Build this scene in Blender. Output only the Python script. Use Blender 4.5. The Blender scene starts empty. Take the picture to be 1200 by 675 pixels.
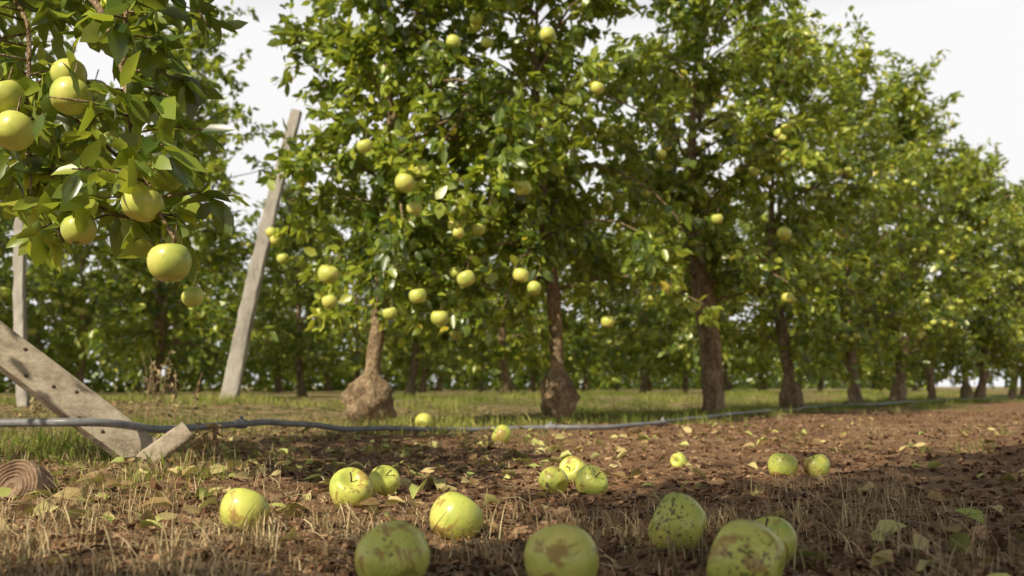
import bpy, math, random
import numpy as np
from mathutils import Vector, Matrix

R = np.random.default_rng(7)
random.seed(7)
scene = bpy.context.scene

# ------------------------------------------------------------------ noise
TAB = np.random.default_rng(99).random((256, 256))
def vn(x, y):
    x = np.asarray(x, float); y = np.asarray(y, float)
    xi = np.floor(x).astype(int); yi = np.floor(y).astype(int)
    fx = x - xi; fy = y - yi
    fx = fx*fx*(3-2*fx); fy = fy*fy*(3-2*fy)
    a = TAB[xi & 255, yi & 255]; b = TAB[(xi+1) & 255, yi & 255]
    c = TAB[xi & 255, (yi+1) & 255]; d = TAB[(xi+1) & 255, (yi+1) & 255]
    return (a*(1-fx)+b*fx)*(1-fy)+(c*(1-fx)+d*fx)*fy
def perp(x, y):                       # distance across the rows
    return 0.79*x - 0.61*y
def sstep(a, b, v):
    t = np.clip((v-a)/(b-a), 0, 1); return t*t*(3-2*t)
def gh(x, y, fine=False):
    x = np.asarray(x, float); y = np.asarray(y, float)
    d = np.hypot(x, y)
    h = 0.10*sstep(4.7, 7.0, -perp(x, y))
    h = h + 0.022*(vn(x*0.9+5, y*0.9+9)-0.5) + 0.016*(vn(x*4+1, y*4+3)-0.5)
    if fine:
        f = np.clip(1.5-d/6, 0, 1)
        h = h + f*(0.016*(vn(x*14, y*14)-0.5)+0.012*(vn(x*38, y*38)-0.5)+0.008*(vn(x*80, y*80)-0.5))
    return h

# ------------------------------------------------------------------ mesh builder
class B:
    def __init__(s):
        s.v=[]; s.n=0; s.loops=[]; s.tot=[]; s.mat=[]; s.sm=[]; s.t=[]
    def add(s, verts, faces, mat=0, tint=0.5, smooth=True):
        verts=np.asarray(verts,float); n=len(verts)
        s.v.append(verts)
        s.t.append(np.full(n,tint) if np.isscalar(tint) else np.asarray(tint,float))
        for f in faces:
            f=np.asarray(f,int)
            if f.size==0: continue
            s.loops.append((f+s.n).ravel()); s.tot.append(np.full(len(f),f.shape[1]))
            s.mat.append(np.full(len(f),mat)); s.sm.append(np.full(len(f),smooth))
        s.n+=n
    def mesh(s,name,mats):
        me=bpy.data.meshes.new(name)
        v=np.concatenate(s.v); lo=np.concatenate(s.loops); to=np.concatenate(s.tot)
        me.vertices.add(len(v)); me.vertices.foreach_set('co',v.ravel())
        me.loops.add(len(lo)); me.loops.foreach_set('vertex_index',lo.astype(np.int32))
        me.polygons.add(len(to))
        st=np.concatenate([[0],np.cumsum(to)[:-1]]).astype(np.int32)
        me.polygons.foreach_set('loop_start',st)
        for m in mats: me.materials.append(m)
        me.polygons.foreach_set('material_index',np.concatenate(s.mat).astype(np.int32))
        me.polygons.foreach_set('use_smooth',np.concatenate(s.sm).astype(bool))
        a=me.attributes.new('tint','FLOAT','POINT'); a.data.foreach_set('value',np.concatenate(s.t).astype(np.float32))
        me.update(calc_edges=True); me.validate()
        return me
def obj(name,me,loc=(0,0,0),rot=(0,0,0),sc=1.0,parent=None):
    o=bpy.data.objects.new(name,me); scene.collection.objects.link(o)
    o.location=loc; o.rotation_euler=rot; o.scale=(sc,)*3 if np.isscalar(sc) else sc
    if parent: o.parent=parent
    return o

def norm(a): return a/np.maximum(np.linalg.norm(a,axis=-1,keepdims=True),1e-9)

def tube(b,pts,rad,sides=6,mat=0,tint=0.5,rfun=None,cap=True):
    pts=np.asarray(pts,float); rad=np.asarray(rad,float); n=len(pts)
    tan=norm(np.gradient(pts,axis=0))
    ref=np.array([1,0,0.13]) if abs(tan[0][0])<0.8 else np.array([0,1,0.1])
    u=norm(np.cross(tan,np.cross(np.tile(ref,(n,1)),tan))); w=np.cross(tan,u)
    ang=np.linspace(0,2*np.pi,sides,endpoint=False)
    rr=np.repeat(rad[:,None],sides,1)
    if rfun is not None: rr=rr*rfun(pts,ang)
    V=pts[:,None]+rr[...,None]*(np.cos(ang)[None,:,None]*u[:,None]+np.sin(ang)[None,:,None]*w[:,None])
    i=np.arange(n-1)[:,None]*sides; j=np.arange(sides)[None]; k=(j+1)%sides
    F=np.stack([i+j,i+k,i+sides+k,i+sides+j],-1).reshape(-1,4)
    fs=[F]
    if cap:
        V2=np.concatenate([V.reshape(-1,3),pts[:1],pts[-1:]])
        a=np.arange(sides); c=(a+1)%sides
        fs.append(np.stack([np.full(sides,n*sides),c,a],-1))
        e=(n-1)*sides
        fs.append(np.stack([np.full(sides,n*sides+1),e+a,e+c],-1))
    else: V2=V.reshape(-1,3)
    b.add(V2,fs,mat,tint)

LT=np.array([[0,0],[.28,.25],[.30,0],[.28,-.25],[.66,.22],[.66,0],[.66,-.22],[1,0]])
LTRI=np.array([[0,3,2],[0,2,1],[6,7,5],[5,7,4]]); LQ=np.array([[3,6,5,2],[2,5,4,1]])
LT2=np.array([[0,0],[.45,.27],[1,0],[.45,-.27]]); LTRI2=np.array([[0,3,2],[0,2,1]])
def leaves(b,pos,d,n,size,mat=1,tint=None,rng=R,curl=0.25,width=1.0,fold=0.5,lod=0):
    N=len(pos); d=norm(d); side=norm(np.cross(n,d)); n=np.cross(d,side)
    T=LT2 if lod else LT; m=len(T)
    c=rng.uniform(-.1,1,N)*curl; f=rng.uniform(0.1,1,N)*fold; wv=rng.normal(0,.05,(N,m))
    wd=rng.uniform(.8,1.2,N)*width
    tx=T[:,0][None]; ty=T[:,1][None]*wd[:,None]
    tz=-c[:,None]*tx**2+f[:,None]*np.abs(ty)+wv*(tx>0.1)
    V=pos[:,None]+size[:,None,None]*(tx[...,None]*d[:,None]+ty[...,None]*side[:,None]+tz[...,None]*n[:,None])
    off=(np.arange(N)*m)[:,None,None]
    if tint is None: tint=rng.random(N)
    fs=[(LTRI2[None]+off).reshape(-1,3)] if lod else [(LTRI[None]+off).reshape(-1,3),(LQ[None]+off).reshape(-1,4)]
    b.add(V.reshape(-1,3),fs,mat,np.repeat(tint,m))

def apple_geo(r,seed=0,segs=20,rings=14):
    g=np.random.default_rng(seed)
    ph=np.linspace(0,np.pi,rings+1)[1:-1]; an=np.linspace(0,2*np.pi,segs,endpoint=False)
    P,A=np.meshgrid(ph,an,indexing='ij')
    lob=1+0.035*np.cos(5*A+g.uniform(0,6))*(P/np.pi)**2+g.uniform(.02,.05)*np.cos(A+g.uniform(0,6))+0.025*np.cos(2*A+g.uniform(0,6))
    rr=r*np.sin(P)**.85*(1+.06*np.cos(P))*lob
    z=r*.93*np.cos(P)-.38*r*np.exp(-(P/.38)**2)+.22*r*np.exp(-((np.pi-P)/.33)**2)+.03*r*np.cos(A+g.uniform(0,6))
    V=np.stack([rr*np.cos(A),rr*np.sin(A),z],-1).reshape(-1,3)
    n=rings-1
    top=np.array([[0,0,r*(.93-.40)]]); bot=np.array([[0,0,-r*(.93-.24)]])
    V=np.concatenate([V,top,bot])
    i=np.arange(n-1)[:,None]*segs; j=np.arange(segs)[None]; k=(j+1)%segs
    Q=np.stack([i+j,i+segs+j,i+segs+k,i+k],-1).reshape(-1,4)
    a=np.arange(segs); c=(a+1)%segs
    T1=np.stack([np.full(segs,n*segs),a,c],-1); e=(n-1)*segs
    T2=np.stack([np.full(segs,n*segs+1),e+c,e+a],-1)
    return V,[Q,T1,T2]
def rotm(g,tilt=None):
    e=Matrix.Rotation(g.uniform(0,6.28),3,'Z')
    t=g.uniform(0,3.0) if tilt is None else tilt
    return np.array(e@Matrix.Rotation(t,3,'X')@Matrix.Rotation(g.uniform(0,6.28),3,'Z'))

# ------------------------------------------------------------------ materials
def nmat(name):
    m=bpy.data.materials.new(name); m.use_nodes=True; nt=m.node_tree
    for n in list(nt.nodes): nt.nodes.remove(n)
    out=nt.nodes.new('ShaderNodeOutputMaterial'); p=nt.nodes.new('ShaderNodeBsdfPrincipled')
    nt.links.new(p.outputs[0],out.inputs[0]); return m,nt,p,out
def ramp(nt,fac,stops,interp='LINEAR'):
    r=nt.nodes.new('ShaderNodeValToRGB'); r.color_ramp.interpolation=interp
    el=r.color_ramp.elements
    while len(el)<len(stops): el.new(0.5)
    for e,(p,c) in zip(el,stops):
        e.position=p; e.color=(c[0],c[1],c[2],1) if not np.isscalar(c) else (c,c,c,1)
    nt.links.new(fac,r.inputs[0]); return r.outputs[0]
def mix(nt,fac,a,b,mode='MIX'):
    m=nt.nodes.new('ShaderNodeMix'); m.data_type='RGBA'; m.blend_type=mode
    for s,v in ((m.inputs[0],fac),(m.inputs[6],a),(m.inputs[7],b)):
        if hasattr(v,'links'): nt.links.new(v,s)
        elif np.isscalar(v): s.default_value=v
        else: s.default_value=(v[0],v[1],v[2],1)
    return m.outputs[2]
def math_(nt,op,a,b=0.0):
    m=nt.nodes.new('ShaderNodeMath'); m.operation=op
    for s,v in zip(m.inputs,(a,b)):
        if hasattr(v,'links'): nt.links.new(v,s)
        else: s.default_value=v
    return m.outputs[0]
def noise(nt,vec,scale,detail=4,rough=.6,dist=0):
    n=nt.nodes.new('ShaderNodeTexNoise'); n.inputs['Scale'].default_value=scale
    n.inputs['Detail'].default_value=detail; n.inputs['Roughness'].default_value=rough
    n.inputs['Distortion'].default_value=dist
    nt.links.new(vec,n.inputs['Vector']); return n.outputs['Fac']
def bump(nt,h,p,strength,dist):
    b=nt.nodes.new('ShaderNodeBump'); b.inputs['Strength'].default_value=strength; b.inputs['Distance'].default_value=dist
    nt.links.new(h,b.inputs['Height']); nt.links.new(b.outputs[0],p.inputs['Normal'])
def tintnode(nt):
    a=nt.nodes.new('ShaderNodeAttribute'); a.attribute_name='tint'; return a.outputs['Fac']

def leaf_material(name,stops,trans,tfac=.38,rough=.38,gl=.09,under=.3):
    m,nt,p,out=nmat(name); nt.nodes.remove(p)
    t=tintnode(nt); col=ramp(nt,t,stops)
    g=nt.nodes.new('ShaderNodeNewGeometry')
    un=mix(nt,under,col,(.22,.27,.13))
    c2=mix(nt,g.outputs['Backfacing'],col,un)
    df=nt.nodes.new('ShaderNodeBsdfDiffuse'); nt.links.new(c2,df.inputs['Color'])
    tr=nt.nodes.new('ShaderNodeBsdfTranslucent')
    tc=mix(nt,.6,c2,trans); nt.links.new(tc,tr.inputs['Color'])
    ms=nt.nodes.new('ShaderNodeMixShader'); ms.inputs[0].default_value=tfac
    nt.links.new(df.outputs[0],ms.inputs[1]); nt.links.new(tr.outputs[0],ms.inputs[2])
    if gl:
        gs=nt.nodes.new('ShaderNodeBsdfGlossy'); gs.inputs['Roughness'].default_value=rough
        m2=nt.nodes.new('ShaderNodeMixShader'); m2.inputs[0].default_value=gl
        nt.links.new(ms.outputs[0],m2.inputs[1]); nt.links.new(gs.outputs[0],m2.inputs[2]); ms=m2
    nt.links.new(ms.outputs[0],out.inputs[0])
    return m
M_leaf=leaf_material('apple_leaf',[(0,(.024,.052,.009)),(.30,(.085,.15,.020)),(.62,(.31,.40,.045)),(.95,(.54,.56,.065)),(1,(.58,.47,.05))],(.66,.74,.05),.42,.36,.07,.2)
M_grass=leaf_material('green_grass',[(0,(.08,.13,.02)),(.5,(.22,.28,.05)),(1,(.56,.50,.18))],(.42,.48,.09),.35,.6,0)
M_dry=leaf_material('dry_straw',[(0,(.15,.10,.055)),(.5,(.42,.31,.17)),(1,(.74,.60,.37))],(.5,.38,.2),.15,.75,0)
M_litter=leaf_material('fallen_leaf',[(0,(.15,.085,.04)),(.3,(.40,.27,.12)),(.5,(.66,.54,.25)),(.75,(.56,.58,.18)),(1,(.20,.30,.06))],(.5,.46,.10),.25,.55,.03)

def bark_material(name,c0,c1,c2):
    m,nt,p,out=nmat(name)
    tc=nt.nodes.new('ShaderNodeTexCoord'); mp=nt.nodes.new('ShaderNodeMapping'); mp.inputs['Scale'].default_value=(1,1,.45)
    nt.links.new(tc.outputs['Object'],mp.inputs[0]); v=mp.outputs[0]
    a=noise(nt,v,14,4,.7,.4); b=noise(nt,v,70,3,.7)
    col=ramp(nt,a,[(.3,c0),(.5,c1),(.68,c2)])
    col=mix(nt,ramp(nt,b,[(.42,0.0),(.64,.65)]),col,(.055,.04,.03))
    nt.links.new(col,p.inputs['Base Color']); p.inputs['Roughness'].default_value=.9; p.inputs['Specular IOR Level'].default_value=.2
    h=math_(nt,'SUBTRACT',math_(nt,'MULTIPLY',a,1.2),b); bump(nt,h,p,1.0,.025)
    return m
M_bark=bark_material('apple_bark',(.12,.08,.045),(.36,.255,.15),(.56,.42,.27))

def apple_material(name,scab,flush):
    m,nt,p,out=nmat(name)
    tc=nt.nodes.new('ShaderNodeTexCoord'); oi=nt.nodes.new('ShaderNodeObjectInfo')
    ad=nt.nodes.new('ShaderNodeVectorMath'); ad.operation='ADD'
    sc=nt.nodes.new('ShaderNodeVectorMath'); sc.operation='SCALE'; sc.inputs[0].default_value=(7.3,3.1,5.7)
    nt.links.new(oi.outputs['Random'],sc.inputs['Scale']); nt.links.new(tc.outputs['Object'],ad.inputs[0]); nt.links.new(sc.outputs[0],ad.inputs[1])
    v=ad.outputs[0]
    a=noise(nt,v,20,4,.55)
    col=ramp(nt,a,[(.28,(.38,.46,.09)),(.50,(.58,.60,.125)),(.74,(.78,.68,.19))])
    vo=nt.nodes.new('ShaderNodeTexVoronoi'); vo.inputs['Scale'].default_value=170; nt.links.new(v,vo.inputs['Vector'])
    l=ramp(nt,vo.outputs['Distance'],[(.10,1.0),(.22,0.0)])
    col=mix(nt,math_(nt,'MULTIPLY',l,.55),col,(.34,.25,.09))
    b=noise(nt,v,20,5,.65,.8)
    br=ramp(nt,b,[(.60-flush,0.0),(.66-flush,1.0)])
    col=mix(nt,math_(nt,'MULTIPLY',br,.75),col,(.33,.17,.055))
    gate=noise(nt,v,15,3,.6); gn=noise(nt,v,170,3,.6)
    thr=math_(nt,'SUBTRACT',.93-scab,math_(nt,'MULTIPLY',gate,.45))
    k=ramp(nt,math_(nt,'SUBTRACT',gn,thr),[(0.0,0.0),(.04,1.0)])
    col=mix(nt,math_(nt,'MULTIPLY',k,.85),col,(.08,.05,.025))
    nt.links.new(col,p.inputs['Base Color']); p.inputs['Roughness'].default_value=.34
    p.inputs['Specular IOR Level'].default_value=.45
    bump(nt,math_(nt,'ADD',a,math_(nt,'MULTIPLY',gn,.06)),p,.25,.006)
    return m
M_app=apple_material('apple_skin',-.03,-.04)
M_app_f=apple_material('fallen_apple_skin',.055,.06)
M_app_s=apple_material('scabby_apple_skin',.12,.07)

def ground_material():
    m,nt,p,out=nmat('orchard_soil')
    g=nt.nodes.new('ShaderNodeNewGeometry'); v=g.outputs['Position']
    n1=noise(nt,v,1.3,3,.6); n2=noise(nt,v,9,4,.65); n3=noise(nt,v,70,3,.7); n4=noise(nt,v,260,2,.7)
    c=ramp(nt,n2,[(.32,(.10,.046,.027)),(.5,(.30,.16,.082)),(.70,(.62,.385,.21))])
    c=mix(nt,ramp(nt,n3,[(.44,0.0),(.72,.85)]),c,(.56,.37,.22))
    c=mix(nt,ramp(nt,n4,[(.49,0.0),(.63,.88)]),c,(.05,.03,.023))
    straw=ramp(nt,n1,[(.52,0.0),(.68,.4)])
    c=mix(nt,straw,c,mix(nt,n3,(.34,.24,.13),(.70,.55,.34)))
    dp=nt.nodes.new('ShaderNodeVectorMath'); dp.operation='DOT_PRODUCT'; dp.inputs[1].default_value=(-.79,.61,0); nt.links.new(v,dp.inputs[0])
    q=math_(nt,'ADD',dp.outputs['Value'],math_(nt,'MULTIPLY',math_(nt,'SUBTRACT',n1,.5),3.5))
    mr=nt.nodes.new('ShaderNodeMapRange'); mr.interpolation_type='SMOOTHSTEP'
    mr.inputs['From Min'].default_value=2.8; mr.inputs['From Max'].default_value=4.6; nt.links.new(q,mr.inputs[0])
    gr=mix(nt,ramp(nt,n2,[(.4,0.0),(.6,1.0)]),(.085,.12,.027),(.42,.32,.16))
    c=mix(nt,math_(nt,'MULTIPLY',mr.outputs[0],.8),c,gr)
    nt.links.new(c,p.inputs['Base Color']); p.inputs['Roughness'].default_value=.95; p.inputs['Specular IOR Level'].default_value=.15
    h=math_(nt,'ADD',math_(nt,'MULTIPLY',n3,1.0),math_(nt,'MULTIPLY',n4,.5)); bump(nt,h,p,1.0,.018)
    return m
M_ground=ground_material()

def simple(name,c0,c1,c2,sc=20,stretch=(1,1,1),rough=.85,bs=.6,bd=.005,tint=False):
    m,nt,p,out=nmat(name)
    p.inputs['Roughness'].default_value=rough; p.inputs['Specular IOR Level'].default_value=.25
    if tint:
        nt.nodes.remove(p); df=nt.nodes.new('ShaderNodeBsdfDiffuse'); nt.links.new(df.outputs[0],out.inputs[0])
        nt.links.new(ramp(nt,tintnode(nt),[(.1,c0),(.55,c1),(1,c2)]),df.inputs['Color']); return m
    tc=nt.nodes.new('ShaderNodeTexCoord'); mp=nt.nodes.new('ShaderNodeMapping'); mp.inputs['Scale'].default_value=stretch
    nt.links.new(tc.outputs['Object'],mp.inputs[0]); v=mp.outputs[0]
    a=noise(nt,v,sc,4,.7,.2)
    b=noise(nt,v,sc*6,3,.7)
    f=math_(nt,'ADD',math_(nt,'MULTIPLY',a,.7),math_(nt,'MULTIPLY',b,.3))
    nt.links.new(ramp(nt,f,[(.3,c0),(.5,c1),(.7,c2)]),p.inputs['Base Color'])
    bump(nt,math_(nt,'ADD',a,b),p,bs,bd); return m
M_clod=simple('soil_clod',(.055,.03,.02),(.17,.09,.05),(.48,.31,.19),60,tint=True)
M_twig=simple('dead_twig',(.07,.05,.04),(.18,.13,.10),(.36,.29,.22),40,tint=True)
M_wood=simple('weathered_board',(.17,.13,.09),(.42,.35,.265),(.58,.51,.40),14,(.35,1,1))
M_post=simple('weathered_post',(.20,.18,.16),(.40,.365,.32),(.52,.485,.44),9,(1,1,.3))
M_hose=simple('hose_plastic',(.12,.12,.13),(.20,.20,.21),(.32,.32,.33),18,rough=.3,bs=.15,bd=.001)
M_brick=simple('worn_wheel_wood',(.12,.075,.05),(.30,.20,.135),(.48,.36,.26),35)

# ------------------------------------------------------------------ trees
def crown_R(z,H,Rm):
    t=np.clip((z-.6)/(H-.6),0,1)
    return Rm*(1.0 if t<.45 else 1-(t-.45)/.55*.68)

def limb(b,p0,dir0,L,r0,g,LV,leafn=22,droop=.55,ntw=9,upb=0.0,twigs=True):
    n=7; pts=[np.array(p0,float)]; d=np.array(dir0,float)
    for i in range(n):
        d=d/np.linalg.norm(d)
        pts.append(pts[-1]+d*L/n)
        d=d+np.array([g.normal(0,.16),g.normal(0,.16),-droop/n*1.7+g.normal(0,.08)])
    pts=np.array(pts); rad=np.linspace(r0,.003,n+1)
    tube(b,pts,rad,6 if twigs else 4,0,.5)
    for k in range(ntw):
        t=g.uniform(.08,1.0) if k<ntw-1 else 1.0
        s=t*n; i=min(int(s),n-1); p=pts[i]*(1-(s-i))+pts[i+1]*(s-i)
        out=pts[-1]-pts[0]; out=out/np.linalg.norm(out)
        dd=out*.4+np.array([g.normal(0,.75),g.normal(0,.75),g.normal(.0+upb,.6)])
        dd/=np.linalg.norm(dd); l=g.uniform(.18,.46)
        tw=[p]
        for q in range(3):
            tw.append(tw[-1]+dd*l/3); dd=dd+np.array([g.normal(0,.12),g.normal(0,.12),-.15+upb*.2]); dd/=np.linalg.norm(dd)
        tw=np.array(tw)
        if twigs: tube(b,tw,np.linspace(.004,.0016,4),3,0,.4,cap=False)
        m=int(leafn*g.uniform(.6,1.4)*(l/.3)**.5)
        ti=g.uniform(0,3.15,m); ii=np.minimum(ti.astype(int),2); fr=(ti-ii)[:,None]
        pp=tw[ii]*(1-fr)+tw[ii+1]*fr
        LV.append((pp+g.normal(0,.022,(m,3)),np.tile(dd,(m,1))))
    return pts

def finish_leaves(b,LV,g,axis,size,zmin=.42,width=1.0,keepf=None,lod=0):
    P=np.concatenate([a for a,_ in LV]); D=np.concatenate([a for _,a in LV])
    keep=P[:,2]>zmin+.12*np.sin(P[:,0]*4.0)*np.sin(P[:,1]*3.1+1)
    if keepf is not None: keep&=keepf(P)
    P=P[keep]; D=D[keep]; n=len(P)
    o=P-np.array(axis); o[:,2]=0; o=norm(o)
    d=D*.5+g.normal(0,.65,(n,3))+o*.25; d[:,2]-=.35
    nn=o*.55+g.normal(0,.6,(n,3)); nn[:,2]+=.6
    ph=np.sin(P[:,0]*5.1+P[:,2]*3.7)+np.sin(P[:,1]*4.3-P[:,2]*5.9)
    tint=np.clip(g.beta(1.6,1.9,n)+.11*ph,0,.96); tint[g.random(n)<.008]=1
    leaves(b,P,d,nn,g.uniform(.6,1.2,n)*size,1,tint,g,width=width,lod=lod)

def make_tree(name,seed,H=4.2,Rm=1.05,tr=.055,burl=1.0,burlz=.12,lean=(0,0),base=.75,nl=34,leafn=24,ntw=10,napp=10,extra_apples=(),extra=None,size=.084,bend=0.0,zmin=.42,side=lambda a:1.0,width=1.0,keepf=None,amax=2.7,lod=0):
    g=np.random.default_rng(seed); b=B(); LV=[]
    z=np.concatenate([np.linspace(-.06,1.3,56 if lod<1 else 20),np.linspace(1.36,H-.25,24 if lod<1 else 8)])
    x=lean[0]*np.clip(z,0,1.3)+.03*np.sin(z*2.3+seed)+bend*np.sin(np.clip(z,0,1.3)*2.4)
    y=lean[1]*np.clip(z,0,1.3)+.03*np.cos(z*1.9+seed*2)
    x-=x[2]; y-=y[2]
    pts=np.stack([x,y,z],-1)
    rad=tr*np.where(z<.9,1,np.clip(1-(z-.9)*.45,.14,1))*(1+.35*np.exp(-((z-.0)/.06)**2))
    rad+=burl*.092*np.exp(-(np.abs(z-burlz)/.13)**4)
    phs=g.uniform(0,6.28,8)
    def rf(p,a):
        zz=p[:,2][:,None]; A=a[None]
        bl=.28+.95*burl*np.exp(-(np.abs(zz-burlz)/.16)**2)
        s=.11*np.sin(2*A+zz*9+phs[0])+.10*np.sin(3*A-zz*27+phs[1])+.09*np.sin(5*A+zz*47+phs[2])+.06*np.sin(7*A-zz*74+phs[3])+.05*np.sin(9*A+zz*110+phs[4])
        return 1+s*bl
    tube(b,pts,rad,26 if lod<1 else 12,0,.5,rf)
    ax=lambda q: np.array([np.interp(q,z,x),np.interp(q,z,y),q])
    for i in range(nl):
        q=base+(H-.35-base)*((i+.3)/nl)**1.12
        az=i*2.399+g.normal(0,.35); rr=crown_R(q,H,Rm)*g.uniform(.65,1.22)*side(az)
        top=(q-base)/(H-base); el=math.radians(g.uniform(15,50)+25*top)
        if q<1.3: rr=min(rr,Rm*.95)
        big=(i%6==0) and q>1.45
        if big: el=max(el,math.radians(48))
        d=np.array([math.cos(az)*math.cos(el),math.sin(az)*math.cos(el),math.sin(el)])
        r0=max(.006,(.034 if big else .014)*(1-top*.6)*g.uniform(.7,1.2))
        limb(b,ax(q),d,rr,r0,g,LV,leafn,ntw=ntw,droop=g.uniform(.5,1.5)*(1-top*.7),upb=.55*top,twigs=lod<2)
    for i in range(6):
        limb(b,ax(H-.45-.1*i),np.array([g.normal(0,.3),g.normal(0,.3),1.0]),g.uniform(.4,.8),.008,g,LV,leafn,droop=0,ntw=5,upb=1.0,twigs=lod<2)
    if extra: extra(b,g,LV)
    finish_leaves(b,LV,g,ax(1.5),size,zmin,width,keepf,lod)
    P=np.concatenate([a for a,_ in LV])
    if keepf is not None: P=P[keepf(P)]
    cand=P[(P[:,2]>.6)&(P[:,2]<amax)]
    ap=[]
    if napp:
        rr=np.hypot(cand[:,0],cand[:,1]); cand=cand[rr>np.quantile(rr,.55)]
        for c in cand[g.integers(0,len(cand),napp)]:
            for q in range(g.integers(1,4)):
                ap.append((c[0]*.98+g.normal(0,.045),c[1]*.98+g.normal(0,.045),c[2]-.04+g.normal(0,.03),g.uniform(.033,.041)))
    ap+=list(extra_apples)
    for i,(px,py,pz,r) in enumerate(ap):
        V,F=apple_geo(r,seed*50+i,*((16,11) if lod<1 else (10,7))); V=V@rotm(g,g.uniform(0,.5)).T+np.array([px,py,pz]); b.add(V,F,2,.5)
        if lod<2: tube(b,[(px,py,pz+r*.5),(px+.004,py,pz+r*1.0),(px+.01,py,pz+r*1.7)],[.0018,.0015,.002],4,0,.5)
    return b.mesh(name,[M_bark,M_leaf,M_app])

def rel(lst,o): return [(x-o[0],y-o[1],z-o[2],r) for x,y,z,r in lst]

main=[(-.85,5.9),(.297,6.3),(1.61,8.0),(2.76,9.9),(4.08,11.9),(5.24,13.6),(6.42,15.3),(7.63,16.8)]
T0=(main[0][0],main[0][1],float(gh(*main[0])))
T1=(main[1][0],main[1][1],float(gh(*main[1])))
T2=(main[2][0],main[2][1],float(gh(*main[2])))
ap0=rel([(-.54,4.94,1.25,.053),(-.92,4.96,.79,.055),(-.92,5.02,.66,.042),(-.47,4.95,.68,.045),(-.36,4.95,.57,.045),(-.23,4.98,.77,.047),(-.75,4.98,1.45,.041),(-.50,5.04,1.14,.040),(-.62,5.06,.60,.038)],T0)
ap1=rel([(.058,5.36,1.31,.048),(.05,5.36,.83,.045),(.2,5.44,2.2,.046),(-.33,5.44,2.16,.043),(.55,5.7,.6,.041),(.12,5.36,.76,.040),(.48,5.46,1.9,.041)],T1)
ap2=rel([(1.95,7.06,1.32,.051),(2.0,7.2,.87,.045),(1.2,7.16,1.0,.043),(1.3,7.06,.80,.043)],T2)
sideA=lambda a: .52 if math.cos(a)<-.2 else 1.0
meA=make_tree('apple_tree_a',11,H=4.2,Rm=1.12,tr=.046,burl=.95,burlz=.15,lean=(.05,0),base=.82,nl=50,leafn=29,ntw=10,napp=20,extra_apples=ap0,side=sideA,keepf=lambda P:P[:,0]>-.62)
meB=make_tree('apple_tree_b',12,H=4.3,Rm=1.12,tr=.044,burl=.72,burlz=.17,lean=(-.10,0),base=.82,nl=50,leafn=29,ntw=10,napp=22,extra_apples=ap1)
meC=make_tree('apple_tree_c',13,H=4.4,Rm=1.2,tr=.085,burl=.0,lean=(-.08,0),base=.85,nl=50,leafn=28,ntw=10,napp=24,extra_apples=ap2,size=.088)
var=[make_tree('apple_tree_v%d'%i,20+i,H=4.1+.12*i,Rm=1.08,tr=.058+.008*(i%3),burl=[.6,.1,.3,0][i],burlz=.12,lean=[(-.05,.05),(.10,-.08),(-.12,.1),(.14,.08)][i],base=.56,nl=40,leafn=19,ntw=10,napp=28,bend=[.0,.05,-.04,.0][i],size=.108,zmin=.28,lod=1) for i in range(4)]
varF=[make_tree('apple_tree_f%d'%i,60+i,H=4.1+.15*i,Rm=1.12,tr=.055,burl=.3*i,burlz=.12,lean=[(-.08,.05),(.13,-.08),(-.14,.1)][i],base=.46,nl=38,leafn=10,ntw=9,napp=26,size=.155,zmin=.16,lod=2) for i in range(3)]
varS=[make_tree('apple_tree_s%d'%i,40+i,H=4.3,Rm=.95,tr=.055,burl=.3,base=.85,nl=42,leafn=15,ntw=9,napp=3,size=.10,zmin=.7,lod=1) for i in range(2)]

obj('apple_tree',meA,T0); obj('apple_tree',meB,T1); obj('apple_tree',meC,T2)
for i,(x,y) in enumerate(main[3:]):
    obj('apple_tree',var[i%4],(x,y,float(gh(x,y))),(0,0,[0.3,2.2,4.0,1.2,5.2][i]),[.97,1.02,1.03,.97,.98][i])
rows=bpy.data.objects.new('background_orchard_trees',None); scene.collection.objects.link(rows)
g=np.random.default_rng(5)
def put(x,y,s,V=var):
    obj('orchard_tree',V[g.integers(0,len(V))],(x,y,float(gh(x,y))-.02),(g.normal(0,.03),g.normal(0,.03),g.uniform(0,6.28)),(s*g.uniform(.95,1.05),s*g.uniform(.95,1.05),s),rows)
for k in range(8,24):
    put(-.83+1.16*k-.5+g.normal(0,.08),5.8+1.5*k-.8+g.normal(0,.08),g.uniform(.88,1.04),var if k<12 else varF)
for r in range(1,4):
    for k in range(-8,26):
        x=-.83-3.95*r+1.16*k+g.normal(0,.1); y=5.8+3.05*r+1.5*k+g.normal(0,.1)
        if y<5 or x< -.62*y-2.2 or x>.62*y+2.5: continue
        s=g.uniform(.9,1.06)
        if r==1 and k==2: s=.58
        if r==1 and k==3: s=.75
        if r==2 and abs(x/y+.26)<.07: s=.75
        if r==3 and abs(x/y+.26)<.07: s=.85
        if r==1 and k>16: continue
        if r==2 and k>12: continue
        if r==3 and k>10: continue
        put(x,y,s,var if (r==1 and k<4) else varF)
# far rows seen as one low mass of foliage
b=B(); n=45000; t=g.uniform(-32,75,n); pw=g.uniform(20.5,23,n)
x=.61*t-.79*pw; y=.79*t+.61*pw
ht=3.2+1.0*(vn(t*.55,3)-.5)+.8*(vn(t*2.1,7)-.5)
z=ht*g.beta(.9,1.3,n); k=(y>8)&(np.abs(x)<.75*y+4); x,y,z=x[k],y[k],z[k]; n=len(x)
leaves(b,np.stack([x,y,z+.08],-1),g.normal(0,1,(n,3)),g.normal(0,.6,(n,3))+[0,-.5,.6],g.uniform(.18,.36,n),0,g.beta(1.6,3.0,n),g,lod=1)
obj('distant_orchard_foliage',b.mesh('distant_orchard_foliage',[M_leaf]))

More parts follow.
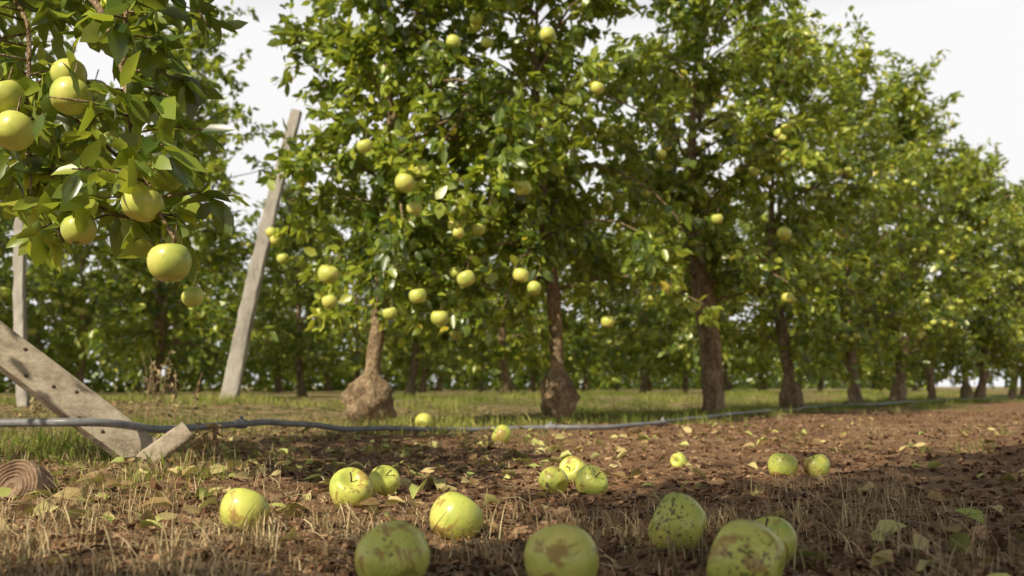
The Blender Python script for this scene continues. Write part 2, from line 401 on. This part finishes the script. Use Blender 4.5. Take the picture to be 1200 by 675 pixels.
# orchard trees on the camera's own side and behind it (they throw the shade over the foreground)
for i,t in enumerate(np.arange(2.0,10,1.75)):
    x=1.3*.79+.61*t; y=-1.3*.61+.79*t
    obj('apple_tree',varS[i%2],(x,y,float(gh(x,y))),(0,0,i*1.7),(.84,.84,1.1))
for i,(pp,t) in enumerate(((-.5,-1.9),(-.45,-3.4),(-.5,-5.0),(.95,-1.1),(1.1,-2.7))):
    x=pp*.79+.61*t; y=-pp*.61+.79*t
    obj('apple_tree',varS[i%2],(x,y,0.0),(0,0,i*1.3+.4),(.95,.95,1.2))

# near tree at left with hanging branches
TN=(-2.1,2.75,0.0)
def tw(p): return np.array(p,float)-np.array(TN)
def near_extra(b,g,LV):
    def br(pts,r0,step=.036,twl=.12,twn=10):
        P=np.array([tw(p) for p in pts])
        s=np.linspace(0,len(P)-1,len(P)*6); i=np.minimum(s.astype(int),len(P)-2); f=(s-i)[:,None]
        Q=P[i]*(1-f)+P[i+1]*f
        for _ in range(3): Q[1:-1]=(Q[:-2]+Q[1:-1]*2+Q[2:])/4
        tube(b,Q,np.linspace(r0,.0025,len(Q)),7,0,.5)
        L=np.concatenate([[0],np.cumsum(np.linalg.norm(np.diff(Q,axis=0),axis=1))])
        for a in np.arange(.22*L[-1],L[-1],step):
            p=np.array([np.interp(a,L,Q[:,j]) for j in range(3)])
            dd=g.normal(0,1,3); dd[2]=abs(dd[2])*.2-.2; dd/=np.linalg.norm(dd); l=twl*g.uniform(.5,1.5)
            e=p+dd*l; tube(b,[p,(p+e)/2+[0,0,.01],e],[.003,.0025,.0015],5,0,.5)
            m=twn; fr=g.uniform(.2,1.05,m)[:,None]
            LV.append((p+(e-p)*fr+g.normal(0,.012,(m,3)),np.tile(dd,(m,1))))
    br([(-2.05,2.7,1.5),(-1.5,2.4,1.35),(-1.1,2.15,1.18),(-.85,1.98,1.02),(-.77,1.92,.86),(-.73,1.88,.70),(-.67,1.86,.56),(-.63,1.85,.50)],.012)
    br([(-2.05,2.7,1.1),(-1.6,2.4,1.02),(-1.2,2.15,.86),(-1.0,2.05,.70),(-.86,2.0,.60),(-.72,1.98,.55)],.010)
    br([(-2.05,2.7,1.5),(-1.5,2.4,1.35),(-1.2,2.2,1.2),(-1.05,2.1,1.02),(-1.02,2.05,.82),(-.98,2.0,.62)],.010)
    br([(-2.05,2.7,1.7),(-1.4,2.5,1.6),(-.95,2.3,1.35),(-.80,2.25,1.2),(-.72,2.3,1.08)],.010)
    br([(-2.05,2.7,1.3),(-1.5,2.5,1.15),(-1.25,2.3,.95),(-1.1,2.25,.75),(-1.0,2.2,.55)],.010)
    br([(-2.05,2.7,1.2),(-1.5,2.6,1.1),(-1.2,2.5,.98),(-.98,2.45,.80),(-.86,2.4,.62)],.009)
    br([(-2.05,2.7,1.6),(-1.5,2.6,1.45),(-1.15,2.45,1.25),(-.95,2.35,1.05),(-.85,2.3,.92)],.009)
    br([(-.77,1.92,.86),(-.76,1.9,1.0),(-.80,1.92,1.12)],.005)
apn=rel([(-.622,1.80,.455,.040),(-.70,1.86,.575,.038),(-.67,1.90,.635,.033),(-.97,1.90,.725,.040),(-.90,1.97,.86,.035),(-.84,1.85,.78,.038),(-.86,1.96,.54,.034),(-.66,2.05,.415,.024),(-.84,2.05,1.03,.035),(-1.0,1.92,.80,.035)],TN)
meN=make_tree('apple_tree_near',31,H=2.4,Rm=.72,tr=.06,burl=.3,base=1.0,nl=14,leafn=16,napp=3,extra_apples=apn,extra=near_extra,size=.078,width=.9)
obj('apple_tree',meN,TN)

# ------------------------------------------------------------------ ground
def axis(n,lo,hi,c,b=7.3):
    u=np.linspace(-1,1,n); s=np.sinh(b*u)/np.sinh(b)
    return np.where(s<0,c+s*(c-lo),c+s*(hi-c))
gx=axis(620,-420,420,0.0); gy=axis(640,-420,700,1.4)
X,Y=np.meshgrid(gx,gy,indexing='ij'); Z=gh(X,Y,True)
nx,ny=X.shape; V=np.stack([X,Y,Z],-1).reshape(-1,3)
i=np.arange(nx-1)[:,None]*ny; j=np.arange(ny-1)[None]
F=np.stack([i+j,i+ny+j,i+ny+j+1,i+j+1],-1).reshape(-1,4)
b=B(); b.add(V,[F],0,.5); obj('ground',b.mesh('ground',[M_ground]))

# ------------------------------------------------------------------ ground clutter
def wedge(n,z0,z1,rng,side=.72,ex=.5):
    z=z0*(z1/z0)**rng.random(n); x=rng.uniform(-1,1,n)*(side*z+ex)
    return x,z
g=np.random.default_rng(21)
n=40000; x,y=wedge(n,.7,9,g); s=g.uniform(.0014,.0045,n)*(1+y*.06); big=g.random(n)<.02; s[big]*=2.0
cube=np.array([[a,c,d] for a in(-1,1) for c in(-1,1) for d in(-1,1)],float)
CF=np.array([[0,1,3,2],[4,6,7,5],[0,4,5,1],[2,3,7,6],[0,2,6,4],[1,5,7,3]])
V=cube[None]*g.uniform(.4,1.2,(n,8,1))+g.normal(0,.2,(n,8,3))
asp=np.stack([g.uniform(.8,2.2,n),np.ones(n),g.uniform(.5,1.0,n)],-1)
V=V*asp[:,None]*s[:,None,None]
a=g.uniform(0,6.28,n); tl=g.normal(0,.35,n)
ca,sa=np.cos(a),np.sin(a); ct,st=np.cos(tl),np.sin(tl)
xx=V[...,0]*ct[:,None]-V[...,2]*st[:,None]; zz=V[...,0]*st[:,None]+V[...,2]*ct[:,None]
V=np.stack([xx*ca[:,None]-V[...,1]*sa[:,None],xx*sa[:,None]+V[...,1]*ca[:,None],zz],-1)
V+=np.stack([x,y,gh(x,y,True)+s*.2],-1)[:,None]
b=B(); b.add(V.reshape(-1,3),[(CF[None]+(np.arange(n)*8)[:,None,None]).reshape(-1,4)],0,np.repeat(g.random(n)**1.4,8),False)
obj('soil_clods',b.mesh('soil_clods',[M_clod]))

def blades(b,x,y,h,lean,width,tint,rng,mat=0):
    n=len(x); az=rng.uniform(0,6.28,n); d=np.stack([np.cos(az),np.sin(az)],-1)
    sd=np.stack([-d[:,1],d[:,0]],-1)
    t=np.array([0,.35,.7,1.0]); w=np.array([1,.9,.6,.05])
    z0=gh(x,y,True)
    C=np.zeros((n,4,3))
    for k in range(4):
        o=lean*t[k]**1.5*h
        C[:,k,0]=x+d[:,0]*o; C[:,k,1]=y+d[:,1]*o
        C[:,k,2]=z0-.003+h*t[k]*np.maximum(.06,np.sqrt(np.maximum(0,1-np.minimum(lean,.98)**2*t[k])))
    V=np.zeros((n,8,3))
    for k in range(4):
        V[:,2*k]=C[:,k]; V[:,2*k+1]=C[:,k]
        V[:,2*k,:2]+=sd*(width*w[k]/2)[:,None]; V[:,2*k+1,:2]-=sd*(width*w[k]/2)[:,None]
        V[:,2*k+1,2]+=width*.3
    Q=np.array([[0,1,3,2],[2,3,5,4],[4,5,7,6]])
    b.add(V.reshape(-1,3),[(Q[None]+(np.arange(n)*8)[:,None,None]).reshape(-1,4)],mat,np.repeat(tint,8))
b=B(); n=15000; x,y=wedge(n,.75,8,g)
m=vn(x*1.6+3,y*1.6+8)+.22*(x<-.15*y)+.05*((-perp(x,y))>1.3); k=m>.52+.35*g.random(n); x,y=x[k],y[k]; n=len(x)
blades(b,x,y,g.uniform(.012,.05,n),g.uniform(.8,1.0,n),g.uniform(.001,.0025,n)*(1+y*.15),g.beta(1.6,1.8,n),g)
nc=1200; cx,cy=wedge(nc,.95,7,g)
m=vn(cx*1.3+3,cy*1.3+8)+.36*(cx<-.22*cy); k=(m>.70)|(g.random(nc)<.04); cx,cy=cx[k],cy[k]
cn=24; x=np.repeat(cx,cn)+g.normal(0,.022,len(cx)*cn); y=np.repeat(cy,cn)+g.normal(0,.022,len(cx)*cn); n=len(x)
hs=np.repeat(g.uniform(.5,1.4,len(cx)),cn)
blades(b,x,y,g.uniform(.015,.06,n)*hs,g.uniform(.2,.95,n),g.uniform(.001,.0022,n)*(1+y*.1),np.clip(g.normal(.5,.25,n),0,1),g)
obj('dry_grass',b.mesh('dry_grass',[M_dry]))
b=B(); nc=13000; t=g.uniform(-7,26,nc); pw=g.uniform(2.4,8.5,nc)
cx=.61*t-.79*pw; cy=.79*t+.61*pw
k=(cy>2.5)&(np.abs(cx)<.65*cy+1)&(vn(cx*1.6,cy*1.6)+.12*(np.abs(pw-3.9)<.7)-.3*np.clip(3.4-pw,0,1)>.46+.25*g.random(nc)); cx,cy=cx[k],cy[k]
cn=16; x=np.repeat(cx,cn)+g.normal(0,.05,len(cx)*cn); y=np.repeat(cy,cn)+g.normal(0,.05,len(cx)*cn); n=len(x)
blades(b,x,y,g.uniform(.025,.085,n)*np.repeat(g.uniform(.6,1.4,len(cx)),cn),g.uniform(.1,.85,n),g.uniform(.003,.006,n),np.clip(g.beta(2,2,n)+.7*(np.repeat(vn(cx*.9+7,cy*.9),cn)-.5),0,1),g)
nc=800; cx,cy=wedge(nc,1.2,5,g); k=(vn(cx*1.7+30,cy*1.7)+.3*(cx<-.3*cy)>.66); cx,cy=cx[k],cy[k]
cn=14; x=np.repeat(cx,cn)+g.normal(0,.025,len(cx)*cn); y=np.repeat(cy,cn)+g.normal(0,.025,len(cx)*cn); n=len(x)
blades(b,x,y,g.uniform(.02,.06,n),g.uniform(.2,.9,n),g.uniform(.0016,.003,n),g.beta(2,2,n),g)
obj('grass',b.mesh('grass',[M_grass]))
# fallen leaves
b=B(); n=1000; x,y=wedge(n,.9,8,g)
m=vn(x*1.5+40,y*1.5+8)+.3*((-perp(x,y))>1.2); k=m>.5+.35*g.random(n); x,y=x[k],y[k]
x2=g.normal(-.55,.45,230); y2=g.normal(2.6,.5,230); x3=g.normal(.4,.8,170); y3=g.normal(4.3,.6,170); x4=g.normal(-1.3,.5,90); y4=g.normal(4.2,.7,90)
x=np.concatenate([x,x2,x3,x4]); y=np.concatenate([y,y2,y3,y4]); n=len(x)
az=g.uniform(0,6.28,n); d=np.stack([np.cos(az),np.sin(az),g.normal(.05,.3,n)],-1); nn=np.stack([g.normal(0,.45,n),g.normal(0,.45,n),np.ones(n)],-1)
leaves(b,np.stack([x,y,gh(x,y,True)+.012],-1),d,nn,g.uniform(.03,.062,n),0,g.beta(1.6,1.8,n),g,curl=.6,fold=1.1)
obj('leaf_litter',b.mesh('leaf_litter',[M_litter]))
b=B()
x,y=wedge(560,.85,5,g)
for i in range(560):
    L=g.uniform(.02,.09); a=g.uniform(0,6.28); z=float(gh(x[i],y[i],True))+.003
    p=np.array([[x[i]+math.cos(a)*L*t+g.normal(0,.002),y[i]+math.sin(a)*L*t+g.normal(0,.002),z+g.uniform(0,.008)] for t in (0,.35,.7,1)])
    tube(b,p,np.array([1,.9,.8,.5])*g.uniform(.0008,.0025),5,0,g.random())
obj('fallen_twigs',b.mesh('fallen_twigs',[M_twig]))

# ------------------------------------------------------------------ fallen apples
APP=[(-.414,1.56,.0775,0),(-.320,2.0,.086,0),(-.285,2.24,.072,0),(-.086,1.54,.082,1),(-.135,1.14,.083,0),(.054,1.13,.084,0),(.23,1.41,.087,2),
(.255,1.11,.092,2),(.335,1.32,.068,1),(.092,2.24,.066,0),(.15,2.48,.070,0),(.172,2.2,.074,1),(.692,2.58,.075,1),(.785,2.6,.068,1),(-.044,4.3,.088,0),(-.485,5.5,.098,0),(.496,3.0,.05,0)]
for i,(x,y,D,mt) in enumerate(APP):
    gg=np.random.default_rng(300+i); b=B(); V,F=apple_geo(D/2,300+i,40,28)
    b.add(V,F,0,.5)
    r=D/2
    tube(b,[(0,0,r*.5),(.002,0,r*.8),(.005,.002,r*1.05)],[.0017,.0014,.0018],6,1,.3)
    me=b.mesh('apple',[M_app_s if mt==2 else M_app_f,M_twig])
    o=obj('apple',me,(x,y,float(gh(x,y,False))+r*.82))
    o.rotation_euler=(gg.uniform(-1.2,1.2)+(1.0 if i in(7,) else 0),gg.uniform(-1.2,1.2),gg.uniform(0,6.28))

# ------------------------------------------------------------------ irrigation hose
hp=[(-3.2,3.1,.05),(-2.3,3.0,.10),(-1.54,2.98,.117),(-1.25,2.97,.122),(-1.14,3.25,.105),(-1.0,3.75,.10),(-.83,4.35,.06),(-.34,5.0,.012),(.1,5.2,.01),(.45,5.25,.016),(.8,5.6,.02),(1.1,6.4,.025),(2.0,7.9,.03),(3.05,9.9,.035),(4.6,12.0,.04),(7.2,15.8,.04),(12,22,.03)]
P=np.array(hp); s=np.linspace(0,len(P)-1,len(P)*14)
def cat(P,s):
    o=[]
    for q in s:
        i=min(int(q),len(P)-2); f=q-i; p0=P[max(i-1,0)];p1=P[i];p2=P[i+1];p3=P[min(i+2,len(P)-1)]
        o.append(.5*((2*p1)+(-p0+p2)*f+(2*p0-5*p1+4*p2-p3)*f*f+(-p0+3*p1-3*p2+p3)*f**3))
    return np.array(o)
Q=cat(P,s); Q[:,2]+=gh(Q[:,0],Q[:,1])
Q[:,0]+=.012*np.sin(s*2.1)
b=B(); tube(b,Q,np.full(len(Q),.0125),12,0,.5)
for q in (5.0,8.3,10.2):
    c=cat(P,[q-.04,q+.04]); c[:,2]+=gh(c[:,0],c[:,1])
    dd=(c[1]-c[0])/np.linalg.norm(c[1]-c[0])
    m=(c[0]+c[1])/2; m[0]+=.012*math.sin(q*2.1)
    tube(b,[m-dd*.03,m-dd*.026,m+dd*.026,m+dd*.03],[.014,.018,.018,.014],12,0,.5)
    tube(b,[m,m+np.array([0,0,.03])],[.007,.006],8,0,.5)
obj('irrigation_hose',b.mesh('irrigation_hose',[M_hose]))

# ------------------------------------------------------------------ posts
def post(name,p0,p1,w0,w1,t=.8):
    b=B(); g=np.random.default_rng(3); n=26
    p0=np.array(p0,float);p1=np.array(p1,float); ax=(p1-p0)/np.linalg.norm(p1-p0)
    u=np.cross(ax,[0,1,0]); u/=np.linalg.norm(u); v=np.cross(ax,u)
    c=.16; sec=np.array([[1,-1+c],[1,1-c],[1-c,1],[-1+c,1],[-1,1-c],[-1,-1+c],[-1+c,-1],[1-c,-1]])
    V=[]
    for i in range(n):
        f=i/(n-1); w=(w0*(1-f)+w1*f)/2*(1+g.normal(0,.02))
        bo=u*.03*math.sin(f*3.1)
        for a,c_ in sec: V.append(p0+(p1-p0)*f+bo+u*a*w+v*c_*w*t+g.normal(0,.002,3))
    V=np.array(V)
    i=np.arange(n-1)[:,None]*8; j=np.arange(8)[None]; k=(j+1)%8
    F=np.stack([i+j,i+k,i+8+k,i+8+j],-1).reshape(-1,4)
    b.add(V,[F,np.arange(8)[None][:,::-1],(np.arange(8)+(n-1)*8)[None]],0,.5,False)
    return obj(name,b.mesh(name,[M_post]))
post('leaning_wooden_post',(-2.56,9,.0),(-2.0,9.05,2.78),.145,.095)
post('leaning_wooden_post',(-3.40,7.0,.0),(-3.50,7.0,1.85),.075,.065)

# ------------------------------------------------------------------ fallen board
def board(p0,p1,w,t,face,rough_end=True,seed=1):
    p0=np.array(p0,float);p1=np.array(p1,float)
    ax=p1-p0; L=np.linalg.norm(ax); ax/=L; n=np.array(face,float); n-=ax*np.dot(n,ax); n/=np.linalg.norm(n); s=np.cross(n,ax)
    nx,nyy=60,10; V=[];F=[]
    for side in (1,-1):
        for i in range(nx+1):
            for j in range(nyy+1):
                f=i/nx; q=j/nyy*2-1
                jag=.035*(vn(q*3.3+seed,2)+.5*vn(q*9+seed,5)-.6) if rough_end else 0
                a=f*L+jag*(1-f)**8*2.0
                hh=side*t/2*(1-.12*(abs(q)==1)) + .0015*(vn(f*40,q*4+side)-.5)
                V.append(p0+ax*a+s*(q*w/2*(1+.05*(vn(f*22,3+q)-.5)))+n*hh)
    m=(nx+1)*(nyy+1)
    for i in range(nx):
        for j in range(nyy):
            a=i*(nyy+1)+j; F.append([a,a+nyy+1,a+nyy+2,a+1]); F.append([m+a,m+a+1,m+a+nyy+2,m+a+nyy+1])
    for i in range(nx):
        a=i*(nyy+1); F.append([a,m+a,m+a+nyy+1,a+nyy+1]); c=a+nyy; F.append([c,c+nyy+1,m+c+nyy+1,m+c])
    for j in range(nyy):
        F.append([j,j+1,m+j+1,m+j]); c=nx*(nyy+1)+j; F.append([c,m+c,m+c+1,c+1])
    b=B(); b.add(np.array(V),[np.array(F)],0,.5,False)
    return b
p0=np.array([-1.13,3.14,.005]);p1=np.array([-1.99,2.93,.70])
bb=board(p0,p1,.112,.045,(.25,-.85,.62),seed=4)
n_=np.array([.25,-.85,.62]); ax_=(p1-p0)/np.linalg.norm(p1-p0); n_=n_-ax_*np.dot(n_,ax_); n_/=np.linalg.norm(n_); s_=np.cross(n_,ax_)
for a,c in ((.16,.03),(.30,-.02),(.44,.035),(.5,-.03),(.24,.04),(.36,.01)):
    m=p0+ax_*a+s_*c; tube(bb,[m,m+n_*.024,m+n_*.026],[.006,.006,.003],10,1,.2)
obj('broken_wooden_board',bb.mesh('broken_wooden_board',[M_wood,M_twig]))
b2=board((-1.11,3.02,.0),(-.985,3.06,.10),.055,.04,(.4,-.8,.4),seed=9)
obj('wooden_offcut',b2.mesh('wooden_offcut',[M_wood]))
post('wooden_stake',(-1.98,3.02,-.05),(-1.99,3.03,.68),.06,.06)

# ------------------------------------------------------------------ old round ridged wheel at the frame edge
def wheel():
    b=B(); ns=56; prof=[(.0005,.006),(.010,.0),(.014,-.004),(.018,.004)]
    for k in range(30):
        r=.020+.040*k/29; prof.append((r,.0035*math.sin(k*1.1)-.002))
    for k in range(14):
        x=.002+.05*k/13; prof.append((.063-.003*(.5+.5*math.cos(k*1.9)),x))
    prof+=[(.056,.054),(.03,.05),(.002,.05)]
    V=[]
    for r,x in prof:
        for k in range(ns):
            a=2*math.pi*k/ns; rr=r*(1+.07*(vn(math.cos(a)*2+9,x*20+math.sin(a)*2)-.5)); V.append((x,rr*math.cos(a),rr*math.sin(a)))
    F=[[i*ns+k,i*ns+(k+1)%ns,(i+1)*ns+(k+1)%ns,(i+1)*ns+k] for i in range(len(prof)-1) for k in range(ns)]
    b.add(np.array(V),[np.array(F)],0,.5); return b.mesh('ridged_wheel',[M_brick])
obj('ridged_wheel',wheel(),(-1.03,2.08,.022),(0,math.radians(22),math.radians(78)))

# ------------------------------------------------------------------ dry weeds
b=B(); g=np.random.default_rng(77)
for (cx,cy,hh,nn) in ((-1.72,4.9,.42,9),(-1.55,4.7,.3,6),(-.9,3.0,.13,5),(-2.0,4.2,.2,6)):
    for i in range(nn):
        x=cx+g.normal(0,.05); y=cy+g.normal(0,.05); h=hh*g.uniform(.5,1.1); lx,ly=g.normal(0,.15,2)
        p=np.array([[x+lx*h*t*t,y+ly*h*t*t,float(gh(x,y))+h*t] for t in np.linspace(0,1,6)])
        tube(b,p,np.linspace(.0022,.0012,6),5,0,g.uniform(.1,.6))
        m=14; t=g.uniform(.45,1,m); q=np.stack([np.interp(t,np.linspace(0,1,6),p[:,k]) for k in range(3)],-1)
        leaves(b,q,g.normal(0,1,(m,3)),g.normal(0,1,(m,3)),g.uniform(.012,.03,m),0,g.uniform(0,.6,m),g)
obj('dry_weeds',b.mesh('dry_weeds',[M_dry]))

# ------------------------------------------------------------------ light, sky, camera
el=math.radians(41); S=Vector((-.60*math.cos(el),-.80*math.cos(el),math.sin(el))).normalized()
sun=bpy.data.lights.new('sun','SUN'); sun.energy=5; sun.angle=math.radians(.5); sun.color=(1,.91,.70)
so=bpy.data.objects.new('sun',sun); scene.collection.objects.link(so); so.rotation_euler=(-S).to_track_quat('-Z','Y').to_euler(); so.location=(0,-5,8)
w=bpy.data.worlds.new('World'); scene.world=w; w.use_nodes=True; nt=w.node_tree
bg=nt.nodes['Background']; sky=nt.nodes.new('ShaderNodeTexSky'); sky.sky_type='NISHITA'; sky.sun_disc=False
sky.sun_elevation=el; sky.sun_rotation=math.atan2(S.x,S.y); sky.dust_density=3; sky.air_density=1.0
tc=nt.nodes.new('ShaderNodeTexCoord'); sep=nt.nodes.new('ShaderNodeSeparateXYZ'); nt.links.new(tc.outputs['Generated'],sep.inputs[0])
hz=nt.nodes.new('ShaderNodeMapRange'); hz.inputs['From Min'].default_value=.34; hz.inputs['From Max'].default_value=.52; hz.inputs['To Min'].default_value=1.0; hz.inputs['To Max'].default_value=.0
nt.links.new(sep.outputs[2],hz.inputs[0])
c=mix(nt,hz.outputs[0],sky.outputs[0],(12.1,12.0,12.0))
nt.links.new(c,bg.inputs[0]); bg.inputs[1].default_value=.08

cd=bpy.data.cameras.new('camera'); cam=bpy.data.objects.new('camera',cd); scene.collection.objects.link(cam)
cam.location=(0,0,.23); cam.rotation_euler=(math.radians(90+5.65),0,0); cd.lens=35; cd.sensor_width=36
cd.clip_start=.02; cd.clip_end=3000; cd.dof.use_dof=True; cd.dof.focus_distance=2.0; cd.dof.aperture_fstop=5.0
scene.camera=cam
scene.view_settings.view_transform='Standard'; scene.view_settings.look='None'; scene.view_settings.exposure=0
